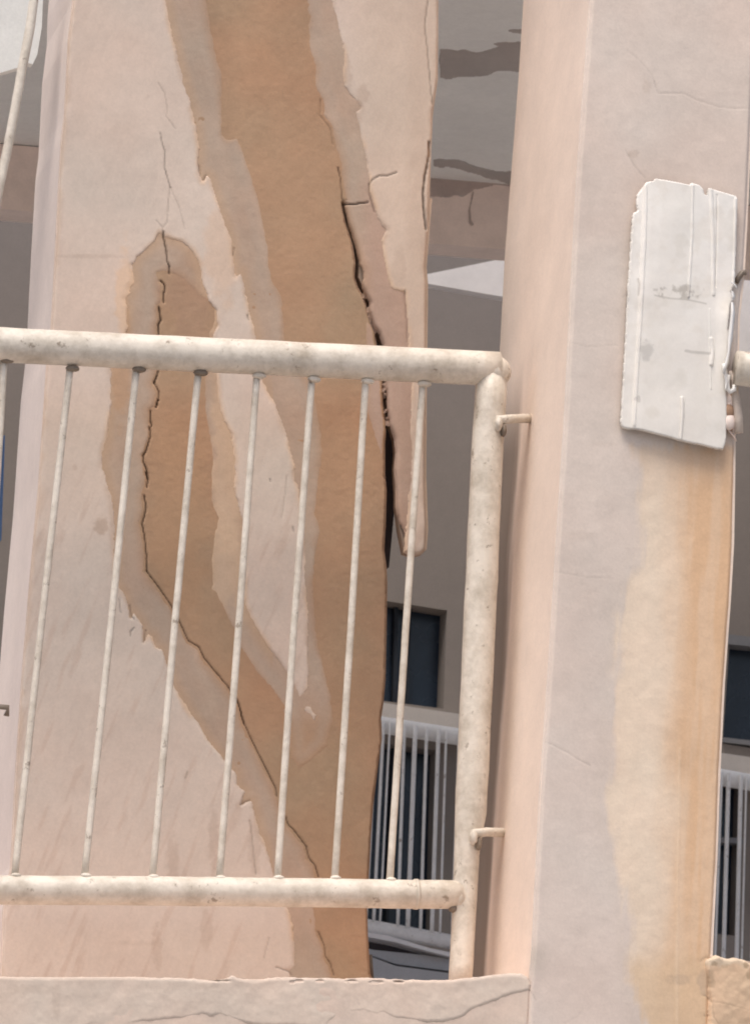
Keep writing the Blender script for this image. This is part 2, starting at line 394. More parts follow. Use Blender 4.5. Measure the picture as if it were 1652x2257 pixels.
C('A', 1.9, .005, (445, 1745), (447, 1830), (430, 1890), (410, 1950), (388, 1980), (395, 2040), (420, 2100), (430, 2170), (420, 2240), dk=.8)
C('B', 1.9, .005, (425, 0), (437, 50), dk=.8)
C('B', 1.8, .005, (415, 150), (428, 230), (402, 340), (420, 430), (430, 540), (430, 640), dk=.8)
C('B', 1.4, .004, (430, 640), (520, 760), (600, 880), (650, 980), (700, 1090), (770, 1130), (800, 1200), (850, 1260), (950, 1380), (1020, 1480), (1060, 1630), dk=.6)
C('C', 1.2, .004, (480, 30), (530, 200), (600, 360), (720, 600), (785, 730), (795, 790), dk=.5)
C('C', 1.2, .004, (860, 950), (880, 1010), (920, 1050), (1020, 1180), (1040, 1270), (1090, 1330), (1115, 1420), dk=.55)
C('C', 1.1, .003, (1115, 1850), (1165, 1960), (1170, 2040), (1210, 2100), (1235, 2190), dk=.45)
C('R2', 1.8, .006, (660, 1312), (720, 1318), (828, 1304), dk=.8)
C('R2', 1.2, .003, (1010, 1112), (950, 1132), (900, 1132), (855, 1158), (832, 1190), (835, 1260), (868, 1370), dk=.5)
C('R2', 1.0, .002, (520, 640), (515, 740), (580, 820), (600, 930), dk=.25)
C('R2', 1.5, .004, (632, 1080), (650, 1160), (655, 1240), (664, 1312), dk=.5)
C('R2', 1.6, .006, (664, 1312), (683, 1430), (716, 1512), dk=.8)
C('R2', 1.3, .003, (1215, 0), (1195, 160), (1215, 340), (1230, 500), (1245, 660), dk=.4)
C('K', 2.6, .010, (60, 880), (62, 960), (35, 1100), (22, 1210), (30, 1330), (42, 1430), dk=.6)
C('R2', 1.0, .002, (1060, 1870), (1070, 2000), (1080, 2210), dk=.3)
C('A', 1.6, .002, (1140, 260), (1128, 330), dk=.35)
C('A', 1.6, .002, (1250, 820), (1258, 855), dk=.5)
C('R1', 2.4, .002, (1285, 1070), (1292, 1130), dk=.25)
C('R1', 1.8, .002, (1310, 1165), (1330, 1130), dk=.3)
C('B', 1.6, .002, (252, 820), (262, 910), dk=.4)
C('B', 1.8, .002, (320, 860), (332, 930), (350, 950), dk=.4)
C('B', 1.4, .002, (350, 1005), (325, 1035), (328, 1060), dk=.4)
C('B', 1.4, .002, (425, 1020), (412, 1100), dk=.35)
C('C', 1.0, .002, (580, 980), (600, 1150), (625, 1400), dk=.28)
C('C', 1.6, .002, (500, 860), (545, 830), (580, 820), dk=.35)
C('C', 1.0, .001, (730, 1900), (700, 2000), (690, 2060), dk=.22)
C('B', 2.2, .001, (1224, 45), (1226, 62), dk=.45)
C('B', 2.6, .001, (1372, 355), (1376, 385), dk=.35)
C('B', 1.0, .001, (1335, 20), (1325, 130), (1300, 300), dk=.2)
C('C', 2.6, .001, (70, 650), (90, 600), dk=.3)
C('C', 1.2, .002, (780, 2130), (880, 2160), (900, 2190), dk=.3)

X_ARR = lambda Y: 906 - Y*0.018       # faint arris near the pillar's right side

def und(X, Y, seed=11):               # slow unevenness common to all coats (metres)
    return 0.003*fbm(X, Y, 260, seed, 3)+0.0005*fbm(X, Y, 42, seed+3, 3)
def turn(X, Y): return -0.007*smooth((X-X_ARR(Y)+12)/70.0)
def warp(X, Y, a=2.2, s=13, seed=5, a2=1.0):
    return (X+a*2*fbm(X, Y, s, seed, 3)+a2*2*fbm(X, Y, 70, seed+20, 2), Y+a*2*fbm(X, Y, s, seed+1, 3))
def tint(X, Y, base, seed, amt=0.05, s=150, hue=0.02):
    n1 = fbm(X, Y, s, seed, 4)[..., None]; n2 = fbm(X, Y, s*1.4, seed+31, 3)[..., None]; n3 = fbm(X, Y, 14, seed+51, 3)[..., None]
    c = np.array(base)*(1+amt*2*n1+amt*n3)
    return c*(1+n2*2*hue*np.array((1.0, -0.35, -0.9)))
def cracks(X, Y, h, col, lst, dark=(0.035, 0.022, 0.015)):
    Xw, Yw = warp(X, Y, 0.8, 7, 77, 0)
    for pts, w, dp, dk in lst:
        mk = line_mask(Xw, Yw, pts, w)
        h = h-mk*dp; mk = (mk*dk)[..., None]
        col = col*(1-mk)+np.array(dark)*mk
    return h, col
def blob(X, Y, cx, cy, rx, ry, seed=0, rag=0.5):
    q = np.sqrt(((X-cx)/rx)**2+((Y-cy)/ry)**2)+rag*2*fbm(X, Y, min(rx, ry)*0.7, seed, 4)
    return smooth((1.15-q)/0.5)
def mixc(col, m, c):
    m = m[..., None]; return col*(1-m)+np.array(c)*m

pz = at(400, 2230, P_Y)[2]
pillar = thing('pillar', 'cracked pillar behind the railing, pink plaster peeled off in bands down to ochre masonry', 'pillar', at(430, 2230, P_Y), kind='thing')

pl_in = [(p[0]+7, p[1]) for p in pil_left]
def f_core(X, Y):
    Xw, Yw = warp(X, Y, 1.6, 10, 40, 0.5)
    sd = sdp(Xw, Yw, core_poly)
    h = und(X, Y)+turn(X, Y)-0.0045*smooth(1-sd/5.0)-0.005*(sd < 0)+0.0006*fbm(X, Y, 9, 3, 3)
    base = al((160, 131, 106), K_P)
    c = tint(X, Y, base, 101, 0.08, 110, 0.09)
    st = fbm(X-0.28*Y, Y*0.12, 22, 108, 3); c = c*(1+0.07*st[..., None])
    c = mixc(c, 0.45*blob(X, Y, 640, 620, 120, 420, 5), al((166, 134, 108), K_P))
    c = mixc(c, 0.30*smooth((X-(770+0*Y))/110)*smooth((Y-800)/300), al((148, 118, 97), K_P))
    c = mixc(c, 0.5*blob(X, Y, 430, 640, 60, 150, 9), al((152, 124, 105), K_P))
    c = mixc(c, 0.5*blob(X, Y, 395, 1150, 70, 260, 12), al((165, 133, 105), K_P))
    h, c = cracks(X, Y, h, c, crk)
    return sd, h, c
relief('masonry_core', pillar, M_tone, (-30, -50, 985, 2240), 2.6, f_core, P_Y)

def f_under(X, Y):
    Xw, Yw = warp(X, Y, 2.0, 16, 60, 2.0)
    o1 = sdp(Xw, Yw, O1)
    # feather the undercoat where it thins out instead of breaking off
    sdf = sdp(X, Y, front_in)
    sd = np.minimum(-o1, sdf)
    t = 0.0013+0.0006*fbm(X, Y, 60, 61, 2)
    h = und(X, Y)+turn(X, Y)+t*smooth(sd/11)-0.0009-0.0045*smooth(1-sdf/5.0)-0.003*(sd < 0)+0.0005*fbm(X, Y, 12, 66, 3)
    c = tint(X, Y, al((168, 147, 130), K_P), 121, 0.06, 80, 0.05)
    st = fbm(X-0.30*Y, Y*0.10, 16, 122, 3); c = c*(1+0.10*st[..., None])
    c = mixc(c, 0.85*smooth(1+o1/(14.0+22*smooth(fbm(X, Y, 110, 135, 3)*3+0.5))), al((162, 134, 111), K_P))
    c = mixc(c, 0.8*blob(X, Y, 400, 660, 62, 110, 133, .3), al((158, 130, 109), K_P))
    c = mixc(c, 0.9*smooth((Y-1520+50*fbm(X, Y, 40, 136, 3))/110.0)*smooth((X-585)/30)*smooth((1730-Y)/40), al((160, 132, 108), K_P))
    # grey washed streaks next to the ochre, tan next to the plaster
    c = mixc(c, 0.5*smooth(1-np.abs(sd-26)/20.0)*(0.6+0.8*fbm(X, Y, 60, 130, 3)), al((164, 149, 135), K_P))
    e1 = sdp(X, Y, E1)
    c = mixc(c, 0.55*smooth(1-np.abs(e1)/26.0)*(X < 600), al((176, 148, 122), K_P))
    c = mixc(c, 0.7*blob(X, Y, 268, 790, 24, 150, 14, .3), al((172, 140, 112), K_P))
    c = mixc(c, 0.75*blob(X, Y, 505, 1000, 42, 240, 15), al((188, 162, 138), K_P))
    c = mixc(c, 0.6*blob(X, Y, 490, 1250, 60, 120, 16), al((190, 165, 140), K_P))
    c = mixc(c, 0.5*blob(X, Y, 480, 620, 40, 110, 19), al((188, 160, 134), K_P))
    c = mixc(c, 0.6*smooth((X-780)/50)*smooth((Y-330)/60), al((168, 142, 128), K_P))
    h, c = cracks(X, Y, h, c, crk)
    return sd, h, c
relief('undercoat', pillar, M_tone, (-30, -50, 985, 2240), 2.6, f_under, P_Y)

flk = [T('C', (1000, 60), (1060, 90), (1100, 150), (1090, 200), (1050, 160), (1000, 110))]
def f_plaster(X, Y):
    Xw, Yw = warp(X, Y, 2.0, 9, 70, 1.5)
    e1 = sdp(Xw, Yw, E1); sdf = sdp(X, Y, front_poly)
    sd = np.minimum(-e1, sdf)
    for fpoly in flk: sd = np.maximum(sd, sdp(Xw, Yw, fpoly))
    edge = 7+12*smooth(fbm(X, Y, 90, 77, 2)*3+0.3)
    h = und(X, Y)+turn(X, Y)+0.0011+0.0011*smooth(sd/edge)-0.0007-0.0046*smooth(1-sdf/6.0)-0.003*((e1 > 0) & (sd < 0))
    scr = fbm(X+0.35*Y, Y*0.10, 9, 81, 3); h = h+0.0003*scr+0.0005*fbm(X, Y, 34, 82, 3)
    c = tint(X, Y, al((196, 180, 167), K_P), 141, 0.05, 150, 0.045)
    c = mixc(c, 0.6*smooth((Y-1350)/700), al((195, 180, 168), K_P))
    c = mixc(c, 0.7*smooth((X-720)/120)*smooth((1100-Y)/300), al((188, 170, 154), K_P))
    c = mixc(c, 0.32*smooth((fbm(X+0.4*Y, Y*0.14, 12, 83, 4)-0.08)*6)*smooth((Y-900)/300), al((176, 152, 136), K_P))
    c = mixc(c, 0.65*smooth(1-sd/(6.0+12*smooth(fbm(X, Y, 50, 89, 3)*4+0.4))), al((180, 158, 140), K_P))
    # tan run-off stains and grey smudges
    c = mixc(c, 0.55*smooth(1-np.abs(sdp(X, Y, E1))/15.0)*smooth(fbm(X, Y, 70, 88, 3)*5+0.5), al((202, 172, 142), K_P))
    c = mixc(c, 0.5*blob(X, Y, 275, 650, 22, 110, 90), al((205, 172, 140), K_P))
    c = mixc(c, 0.5*blob(X, Y, 490, 560, 40, 120, 91), al((196, 170, 148), K_P))
    c = mixc(c, 0.65*blob(X, Y, 222, 1160, 16, 22, 92), al((168, 148, 132), K_P))
    for (bx, by, rx, ry, a) in ((200, 565, 90, 5, .25), (380, 1900, 14, 60, .3), (470, 1850, 12, 70, .3), (560, 1870, 16, 60, .25), (345, 2090, 12, 50, .25), (455, 2050, 14, 50, .25),
                                (790, 230, 10, 12, .4), (762, 160, 14, 40, .3), (800, 210, 14, 22, .3), (840, 510, 12, 30, .4), (880, 600, 16, 50, .25), (300, 2080, 60, 6, .12), (740, 130, 10, 10, .5), (165, 1030, 6, 8, .3)):
        c = mixc(c, a*blob(X, Y, bx, by, rx, ry, int(bx)), al((160, 138, 122), K_P))
    h, c = cracks(X, Y, h, c, crk)
    return sd, h, c
relief('pink_plaster_coat', pillar, M_tone, (-30, -50, 985, 2240), 2.6, f_plaster, P_Y)
# bodies behind the coats
def inset(pts, Y0, depth, name, m, sh=0.0065): return prism(name, pts, Y0+sh, depth, m, pillar)
inset(core_poly, P_Y, 0.225, 'masonry_body', M_core, 0.011)
inset(slab_poly, P_Y, 0.022, 'loose_plaster_slab', M_under, 0.012)
# left return of the pillar, with its own coat of greyish plaster
prism('side_plaster', [(p[0]+0.5, p[1]) for p in pil_left]+[(p[0]+9, p[1]) for p in pil_left[::-1]], P_Y+0.003, 0.24, M_lav, pillar)
box_l = at(800, 700, P_Y+0.12)
inset([(742, 445), (905, 445), (905, 1000), (868, 1130), (857, 1250), (780, 1250)], P_Y, 0.05, 'gap_shade_panel', M_dark, 0.09)  # dark panel added behind the crack to stand in for its shade

# ------------------------------------------------------------------ STREET COLUMN on the right
corner = [(1318, -300), (1300, 0), (1285, 200), (1270, 400), (1255, 700), (1245, 900), (1225, 1200), (1210, 1450), (1190, 1750), (1172, 2100), (1166, 2170), (1160, 2300)]
col_right = [(1684, -300), (1668, 0), (1655, 300), (1646, 500), (1640, 610), (1630, 700), (1626, 850), (1621, 960), (1617, 1200), (1610, 1320), (1597, 1500), (1592, 1600), (1587, 1700),
             (1580, 1900), (1573, 2040), (1570, 2105), (1566, 2160), (1562, 2300)]
col_poly = corner+col_right[::-1]
ccrk = []
def CC(k, w, dp, *p, dk=0.3): ccrk.append((T(k, *p), max(w, 1.8), dp*0.2, dk*0.6))
CC('R3', 1.2, .002, (850, 965), (900, 1060), (940, 1110), (975, 1145), dk=.28)
CC('R3', 1.2, .002, (1035, 520), (1048, 570), (1060, 600), (1230, 602), (1300, 640), (1460, 690), (1652, 700), dk=.18)
CC('R3', 1.2, .001, (860, 320), (950, 400), (1020, 480), (1045, 560), dk=.15)
CC('R6', 1.1, .001, (390, 1620), (500, 1645), (600, 1662), (770, 1670), dk=.14)
CC('R6', 1.1, .001, (460, 130), (600, 172), (800, 160), dk=.14)
CC('B3', 1.1, .002, (330, 395), (400, 430), (470, 465), (540, 512), (620, 552), dk=.25)
CC('B3', 1.1, .002, (80, 890), (150, 850), (190, 800), (240, 770), (280, 830), dk=.2)
CC('F', 1.6, .004, (1110, 690), (1120, 670), (1160, 640), (1230, 630), dk=.45)
CC('F', 1.4, .003, (1110, 1050), (1170, 1065), (1210, 1100), (1230, 1135), (1245, 1300), (1290, 1369), dk=.4)
CC('F', 1.2, .002, (1225, 1130), (1400, 1160), (1640, 1225), dk=.2)
CC('F', 2.4, .003, (1150, 1280), (1162, 1290), dk=.5)
CC('B3', 1.6, .003, (170, 1790), (185, 1850), (200, 1870), (215, 1920), (245, 1955), (232, 1990), (270, 2070), dk=.35)
CC('B3', 1.2, .001, (580, 2130), (530, 2180), (450, 2220), dk=.15)
column = thing('column', 'wide pale column carrying the torn white sheet, tan stain down its right half', 'column', at(1400, 2290, 0.2), kind='thing')
stain = [(1395, 985), (1404, 1020), (1402, 1100), (1408, 1180), (1400, 1250), (1376, 1290), (1362, 1380), (1352, 1450), (1350, 1600), (1344, 1700), (1338, 1770), (1352, 1830), (1352, 1900), (1372, 1960),
         (1390, 2040), (1396, 2120), (1405, 2200), (1420, 2320), (1720, 2320), (1720, 985)]
def f_col(X, Y, poly=col_poly):
    sd = sdp(X, Y, poly)
    h = 0.004*fbm(X, Y, 300, 151, 3)+0.0008*fbm(X, Y, 46, 152, 4)+0.0002*fbm(X, Y, 10, 153, 3)-0.0062*smooth(1-sd/9.0)
    c = tint(X, Y, al((203, 189, 178), K_C), 161, 0.05, 150, 0.04)
    c = mixc(c, 0.35*smooth((Y-1300)/800), al((202, 187, 177), K_C))
    Xs, Ys = warp(X, Y, 7, 26, 170, 12)
    ss = sdp(Xs, Ys, stain)
    m1 = smooth((ss+13+34*fbm(X+0.06*Y, Y*0.10, 12, 178, 4))/30.0)
    vs = fbm(X+0.05*Y, Y*0.07, 16, 171, 4)
    cr = tint(X, Y, al((218, 199, 178), K_C), 172, 0.05, 60, 0.02)*(1+0.05*vs[..., None])
    tanm = smooth((X-(1440-(Y-1000)*0.020)-50*fbm(X, Y*0.4, 60, 173, 4))/105.0)
    cr = mixc(cr, tanm*0.9*(0.85+0.3*smooth(vs*3+0.5)), al((206, 171, 137), K_C))
    cr = mixc(cr, 0.7*smooth((Y-2080+40*fbm(X, Y, 60, 175, 3))/60.0), al((200, 172, 140), K_C))
    cr = mixc(cr, 0.5*smooth(1-(Y-985)/110.0), al((196, 172, 150), K_C))
    ln = line_mask(X, Y, [(1497, 1650), (1492, 1990), (1491, 2260)], 3.0); cr = mixc(cr, 0.3*ln, al((222, 198, 170), K_C)); h = h+0.0004*ln
    c = mixc(c, m1*0.95, cr)
    c = mixc(c, 0.10*smooth(1-np.abs(ss+20)/22.0)*smooth((Y-1100)/150), al((190, 176, 160), K_C))
    h = h-0.0006*m1*(1+fbm(X, Y, 25, 176, 3))
    for (bx, by, rx, ry, a) in ((1395, 340, 14, 10, .3), (1424, 190, 10, 14, .2), (1500, 2160, 30, 12, .3), (1555, 2165, 18, 30, .4), (1440, 640, 60, 10, .08), (1270, 1180, 40, 12, .1), (1330, 980, 30, 6, .1)):
        c = mixc(c, a*blob(X, Y, bx, by, rx, ry, int(bx)), al((160, 142, 126), K_C))
    c = mixc(c, 0.45*smooth(1-np.hypot((X-1175)/50, (Y-2110)/60)), al((168, 158, 146), K_C))
    h, c = cracks(X, Y, h, c, ccrk, (0.09, 0.065, 0.05))
    return sd, h, c
relief('front_plaster', column, M_tone, (1150, -50, 1690, 2300), 3.0, f_col, C_Y)
M_side = coat('column_side_plaster', al((226, 208, 193), K_C))  # side made lighter than the front to paint in the light it catches
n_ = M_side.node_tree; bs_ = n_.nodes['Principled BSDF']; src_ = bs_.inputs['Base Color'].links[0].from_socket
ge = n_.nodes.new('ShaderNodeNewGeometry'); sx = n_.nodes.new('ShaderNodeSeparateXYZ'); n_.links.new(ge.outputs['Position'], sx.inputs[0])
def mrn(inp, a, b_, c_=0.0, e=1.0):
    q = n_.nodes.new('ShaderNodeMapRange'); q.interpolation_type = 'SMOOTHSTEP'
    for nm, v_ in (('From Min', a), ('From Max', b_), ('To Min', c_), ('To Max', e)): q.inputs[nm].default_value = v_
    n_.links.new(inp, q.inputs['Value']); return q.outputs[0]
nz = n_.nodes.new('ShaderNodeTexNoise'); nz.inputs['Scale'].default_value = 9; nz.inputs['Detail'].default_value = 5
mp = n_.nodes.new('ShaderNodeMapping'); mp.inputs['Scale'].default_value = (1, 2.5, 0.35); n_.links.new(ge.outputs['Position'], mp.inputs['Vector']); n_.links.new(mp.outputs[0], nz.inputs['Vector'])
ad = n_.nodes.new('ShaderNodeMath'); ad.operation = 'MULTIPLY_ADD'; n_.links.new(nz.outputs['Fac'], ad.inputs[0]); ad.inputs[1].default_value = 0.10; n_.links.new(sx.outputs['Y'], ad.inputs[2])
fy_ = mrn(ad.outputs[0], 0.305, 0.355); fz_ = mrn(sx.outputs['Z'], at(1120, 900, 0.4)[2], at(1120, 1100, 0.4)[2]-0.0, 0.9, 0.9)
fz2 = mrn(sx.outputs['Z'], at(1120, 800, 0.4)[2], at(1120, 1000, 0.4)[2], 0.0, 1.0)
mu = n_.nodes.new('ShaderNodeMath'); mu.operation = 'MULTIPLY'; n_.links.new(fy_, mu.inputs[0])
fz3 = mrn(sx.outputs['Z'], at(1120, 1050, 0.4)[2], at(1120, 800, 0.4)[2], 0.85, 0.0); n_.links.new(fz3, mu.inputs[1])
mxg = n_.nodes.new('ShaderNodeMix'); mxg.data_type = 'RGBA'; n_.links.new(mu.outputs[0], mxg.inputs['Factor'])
n_.links.new(src_, mxg.inputs['A']); mxg.inputs['B'].default_value = (0.17, 0.13, 0.105, 1); n_.links.new(mxg.outputs['Result'], bs_.inputs['Base Color'])  # paints the post's contact shadow, along with grime, into the side colour
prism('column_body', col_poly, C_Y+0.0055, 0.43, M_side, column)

# ------------------------------------------------------------------ PARAPET left of the column
par_top = [(-120, 2150)]+T('B1', (0, 1915), (400, 1918), (800, 1915), (1250, 1925), (1360, 1938), (1470, 1925), (1500, 1908), (1530, 1920), (1640, 1935))+ \
    T('B2', (230, 1920), (430, 1918), (640, 1925), (850, 1922), (1100, 1935), (1350, 1935), (1500, 1920), (1652, 1900))+T('B3', (100, 1893), (180, 1892), (222, 1915), (245, 1960))
low_line = T('B3', (232, 2005), (210, 2012), (120, 2032), (0, 2080))+T('B2', (1560, 2110), (1500, 2130), (1430, 2182), (1320, 2212), (1200, 2212), (1000, 2190), (930, 2160), (880, 2175), (800, 2145), (660, 2160), (590, 2205))+ \
    [(720, 2268), (640, 2262)]+T('B1', (1700, 2240), (1560, 2215), (1480, 2192), (1420, 2165), (1360, 2180), (1310, 2160), (1230, 2186), (1150, 2192), (1060, 2200), (920, 2214), (800, 2240))+[(200, 2262), (60, 2300), (-120, 2310)]
band_poly = par_top+low_line
parz = at(500, 2156, C_Y)[2]
parapet = thing('parapet', 'low plastered parapet under the railing with a ragged chipped top coat', 'parapet wall', at(500, 2290, 0.2))
pb = [(p[0], p[1]+3) for p in par_top]+[(1164, 2330), (-120, 2330)]
def f_pbase(X, Y):
    sd = sdp(X, Y, pb)
    h = 0.003*fbm(X, Y, 120, 201, 3)+0.0012*fbm(X, Y, 30, 202, 3)-0.006*smooth(1-sd/5.0)-0.0030
    c = tint(X, Y, al((203, 184, 169), K_C), 203, 0.05, 60, 0.03)
    return sd, h, c
relief('lower_coat', parapet, M_tone, (-100, 2130, 1180, 2310), 3.0, f_pbase, C_Y)
def f_band(X, Y):
    Xw, Yw = warp(X, Y, 1.8, 11, 211, 1.0)
    sd = sdp(Xw, Yw, band_poly); sdt = sdp(X, Y, band_poly)
    h = 0.003*fbm(X, Y, 150, 212, 3)+0.0014*fbm(X, Y, 26, 213, 3)+0.0016*smooth(sd/8.0)-0.0035-0.005*(sd < 0)
    c = tint(X, Y, al((203, 186, 171), K_C), 214, 0.04, 70, 0.03)
    c = mixc(c, 0.3*smooth((2185-Y+8*fbm(X, Y, 40, 216, 3)*4)/25.0), al((190, 172, 158), K_C))
    for (bx, by, w) in ((660, 2163, 11), (706, 2163, 10), (775, 2163, 15), (830, 2165, 17), (485, 2161, 27), (645, 2165, 6), (880, 2164, 14)):
        mk = smooth(1.2-np.sqrt(((X-bx)/w)**2+((Y-by-4*fbm(X, Y, 12, 217, 2))/2.6)**2))
        h = h-0.006*mk; c = mixc(c, 0.55*mk, (0.16, 0.12, 0.09))  # chip dents, with their shadow darkened into the coat colour
    for (bx, by, rx, ry, a) in ((125, 2205, 10, 40, .2), (60, 2180, 60, 12, .2), (400, 2175, 100, 8, .15), (1100, 2130, 40, 20, .3)):
        c = mixc(c, a*blob(X, Y, bx, by, rx, ry, int(bx)), al((170, 150, 134), K_C))
    return sd, h, c
relief('chipped_top_coat', parapet, M_tone, (-100, 2125, 1185, 2315), 2.4, f_band, C_Y)
prism('parapet_body', [(-600, 2160)]+[(p[0], p[1]+4) for p in par_top[1:]]+[(1160, 2500), (-600, 2500)], C_Y+0.016, 0.66, M_plaster, parapet)

# right stub of the next parapet
rp = T('F', (1150, 700), (1165, 655), (1230, 625), (1280, 612), (1420, 640), (1520, 640), (1600, 655), (1652, 690))+[(1760, 2130), (1760, 2330), (1556, 2330), (1560, 2200)]
parapet2 = thing('parapet', 'broken end of the next parapet, tan-stained, at the foot of the column\'s right side', 'parapet wall', at(1620, 2290, 0.2))
def f_stub(X, Y):
    Xw, Yw = warp(X, Y, 2.5, 12, 231, 1.5)
    sd = sdp(Xw, Yw, rp)
    h = 0.006*fbm(X, Y, 60, 232, 4)+0.0012*fbm(X, Y, 16, 233, 3)-0.008*smooth(1-sd/8.0)-0.004*(sd < 0)+0.003
    c = tint(X, Y, al((204, 176, 148), K_C), 234, 0.07, 50, 0.04)
    c = mixc(c, 0.7*smooth((2136-Y+30*fbm(X, Y, 20, 235, 3))/14.0), al((192, 178, 158), K_C))
    for (bx, by, rx, ry, a) in ((1572, 2125, 7, 6, .6), (1596, 2130, 9, 5, .3), (1642, 2128, 6, 8, .6), (1650, 2150, 8, 14, .6), (1560, 2160, 14, 22, .4)):
        c = mixc(c, a*blob(X, Y, bx, by, rx, ry, int(bx)), al((140, 120, 98), K_C))
    h, c = cracks(X, Y, h, c, ccrk, (0.09, 0.065, 0.05))
    return sd, h, c
relief('broken_plaster', parapet2, M_tone, (1540, 2090, 1740, 2310), 2.4, f_stub, C_Y-0.002)
prism('parapet_body', [(1567, 2112), (1760, 2128), (1760, 2500), (1562, 2500)], C_Y+0.02, 0.3, M_plaster, parapet2)
# building storey below, and the slab over the balcony
lo = at(800, 2500, 0)[2]
lw = box('lower_storey_wall', (-6, 0.03, 0.0), (6, 0.6, lo), M_plaster); lw['kind'] = 'structure'

# ------------------------------------------------------------------ RAILING in front
railing = thing('railing', 'cream metal railing with thin balusters standing in front of the cracked pillar', 'railing', at(1030, 2170, R_Y))
def L2(p, q, Y): return [at(*p, Y), at(*q, Y)]
RAD_T, RAD_B, RAD_P, RAD_S = 0.0248, 0.0203, 0.0215, 0.0051
tr = tube('top_rail', [at(-260, 748, R_Y), at(0, 760, R_Y), at(564, 787.5, R_Y), at(1098, 813, R_Y)], RAD_T, M_rail, railing, 32, wob=0.0006, seed=1)
tube('bottom_rail', [at(-260, 1961, R_Y), at(0, 1962, R_Y), at(520, 1966, R_Y), at(1014, 1973, R_Y)], RAD_B, M_rail, railing, 28, wob=0.0006, seed=2)
tube('collar', L2((912, 1971.5), (920, 1971.7), R_Y), RAD_B+0.0012, M_rail, railing, 28, seed=22)
for s_, (px_, py_) in enumerate(((1096, 815),)):
    lump('corner_weld', at(px_-7, py_+3, R_Y), 0.0240, M_rail, railing, 5, (1, 1, 0.98), 0.05)
tube('post', [at(1084, 822, R_Y), at(1075, 950, R_Y), at(1061, 1278, R_Y), at(1037, 1790, R_Y), at(1029, 1870, R_Y), at(1024, 1979, R_Y), at(1013, 2175, R_Y)], [.0222, .0225, .0230, .0225, .0180, .0170, .0165], M_rail, railing, 28, wob=0.0009, seed=3)
lump('rail_end_weld', at(1012, 1975, R_Y-0.004), 0.016, M_rail, railing, 8, (0.7, 1, 1.25))
lump('rail_end_weld', at(1003, 2004, R_Y-0.004), 0.0075, M_weld, railing, 9, (1.2, 1, 0.8))
bal = [((9, 790), (-60, 1930)), ((155, 808), (32, 1935)), ((301, 810), (186, 1935)), ((437, 818), (336, 1938)), ((566, 824), (483, 1940)), ((687, 832), (611, 1940)), ((805.5, 836), (737, 1940)), ((931, 842), (858.5, 1944))]
for i, (a, b_) in enumerate(bal):
    mid = ((a[0]+b_[0])/2+(-1)**i*1.5, (a[1]+b_[1])/2)
    bl = tube('baluster', [at(*a, R_Y), at(*mid, R_Y), at(*b_, R_Y)], RAD_S, M_rail, railing, 12, wob=0.0002, seed=30+i)
    lump('weld', at(a[0]+5, a[1]-2+6, R_Y-0.004), 0.0068, M_weld if i < 4 else M_rail, bl, i, (1.5, 0.9, 0.7))
    lump('weld', at(b_[0]+3, b_[1]-4, R_Y-0.005), 0.0058, M_rail, bl, 40+i, (1.3, 1, 0.7))
# brackets from post to column side
def side_pt(px, py, frac):      # a point on the column's left return
    return None
cx_ = at(1247, 900, 0)[0]
for i, (a, b_) in enumerate((((1095, 926), (1174, 922)), ((1040, 1838), (1116, 1836)))):
    br = tube('wall_bracket', [at(*a, R_Y-0.022), at(a[0]+30, a[1]-3, R_Y-0.01), at(*b_, R_Y+0.02)], 0.0066, M_rail, railing, 14, wob=0.0012, seed=50+i)
    lump('weld', at(a[0]+3, a[1]+8, R_Y-0.024), 0.0072, M_rail, br, 60+i, (0.8, 1, 1.4))
    lump('weld', at(a[0]+14, a[1]+22, R_Y-0.018), 0.006, M_weld, br, 63+i, (0.8, 1, 1.6))

# next section of railing beyond the column
rail2 = thing('railing', 'end of the next white railing, its thick top rail showing right of the torn sheet', 'railing', at(1640, 815, R_Y))
tube('top_rail', [at(1622, 811, -0.03), at(1652, 814, -0.03), at(1800, 825, -0.03)], 0.0245, M_rail, rail2, 28, wob=0.0008, seed=70)
tube('post', [at(1790, 830, -0.03), at(1740, 2140, -0.03)], 0.021, M_rail, rail2, 20, wob=0.0008, seed=71)

# ------------------------------------------------------------------ slanting pipe and pale panel top left
p_ = tube('slanting_pipe', [at(85, -80, 0.30), at(66, 60, 0.30), at(40, 200, 0.30), at(18, 320, 0.30), at(-20, 500, 0.30), at(-60, 700, 0.30)], 0.0068, M_rail, None, 16, wob=0.0006, seed=80)
tag(p_, 'thin pale pipe leaning across the top left beside the cracked pillar', 'pipe')
pp = prism('pale_panel', [(-220, -120), (100, -120), (92, 60), (82, 120), (72, 141), (64, 138), (60, 142), (0, 160), (-220, 190)], 0.40, 0.02, coat('pale_panel_paint', (0.75, 0.74, 0.70), mott=0.08), None)
tag(pp, 'pale panel hanging behind the slanting pipe in the top left corner', 'panel')

# ------------------------------------------------------------------ BACK GALLERY
CEIL = atz(1050, 0, 1)[2]; CEIL = at(1050, 0, 1.15)[2]
xl, xr = -1.6, 2.6
SLAB_END = atz(1000, 398, CEIL-0.001)[1]+0.17
sl_ = box('balcony_slab', (xl, 0.92, CEIL), (xr, SLAB_END, CEIL+0.22), M_conc); sl_['kind'] = 'structure'
dark_patches = [T('K', (118, 300), (200, 305), (280, 298), (350, 318), (430, 300), (560, 262), (720, 262), (720, 450), (560, 450), (470, 452), (420, 475), (300, 482), (180, 492), (118, 482)),
                T('K', (420, 272), (520, 262), (720, 250), (720, 290), (480, 285)), T('K', (530, 185), (600, 172), (720, 172), (720, 205), (580, 205)),
                T('K', (80, 990), (200, 995), (300, 1018), (380, 1050), (480, 1065), (720, 1062), (720, 1200), (420, 1120), (340, 1090), (200, 1060), (80, 1035))]
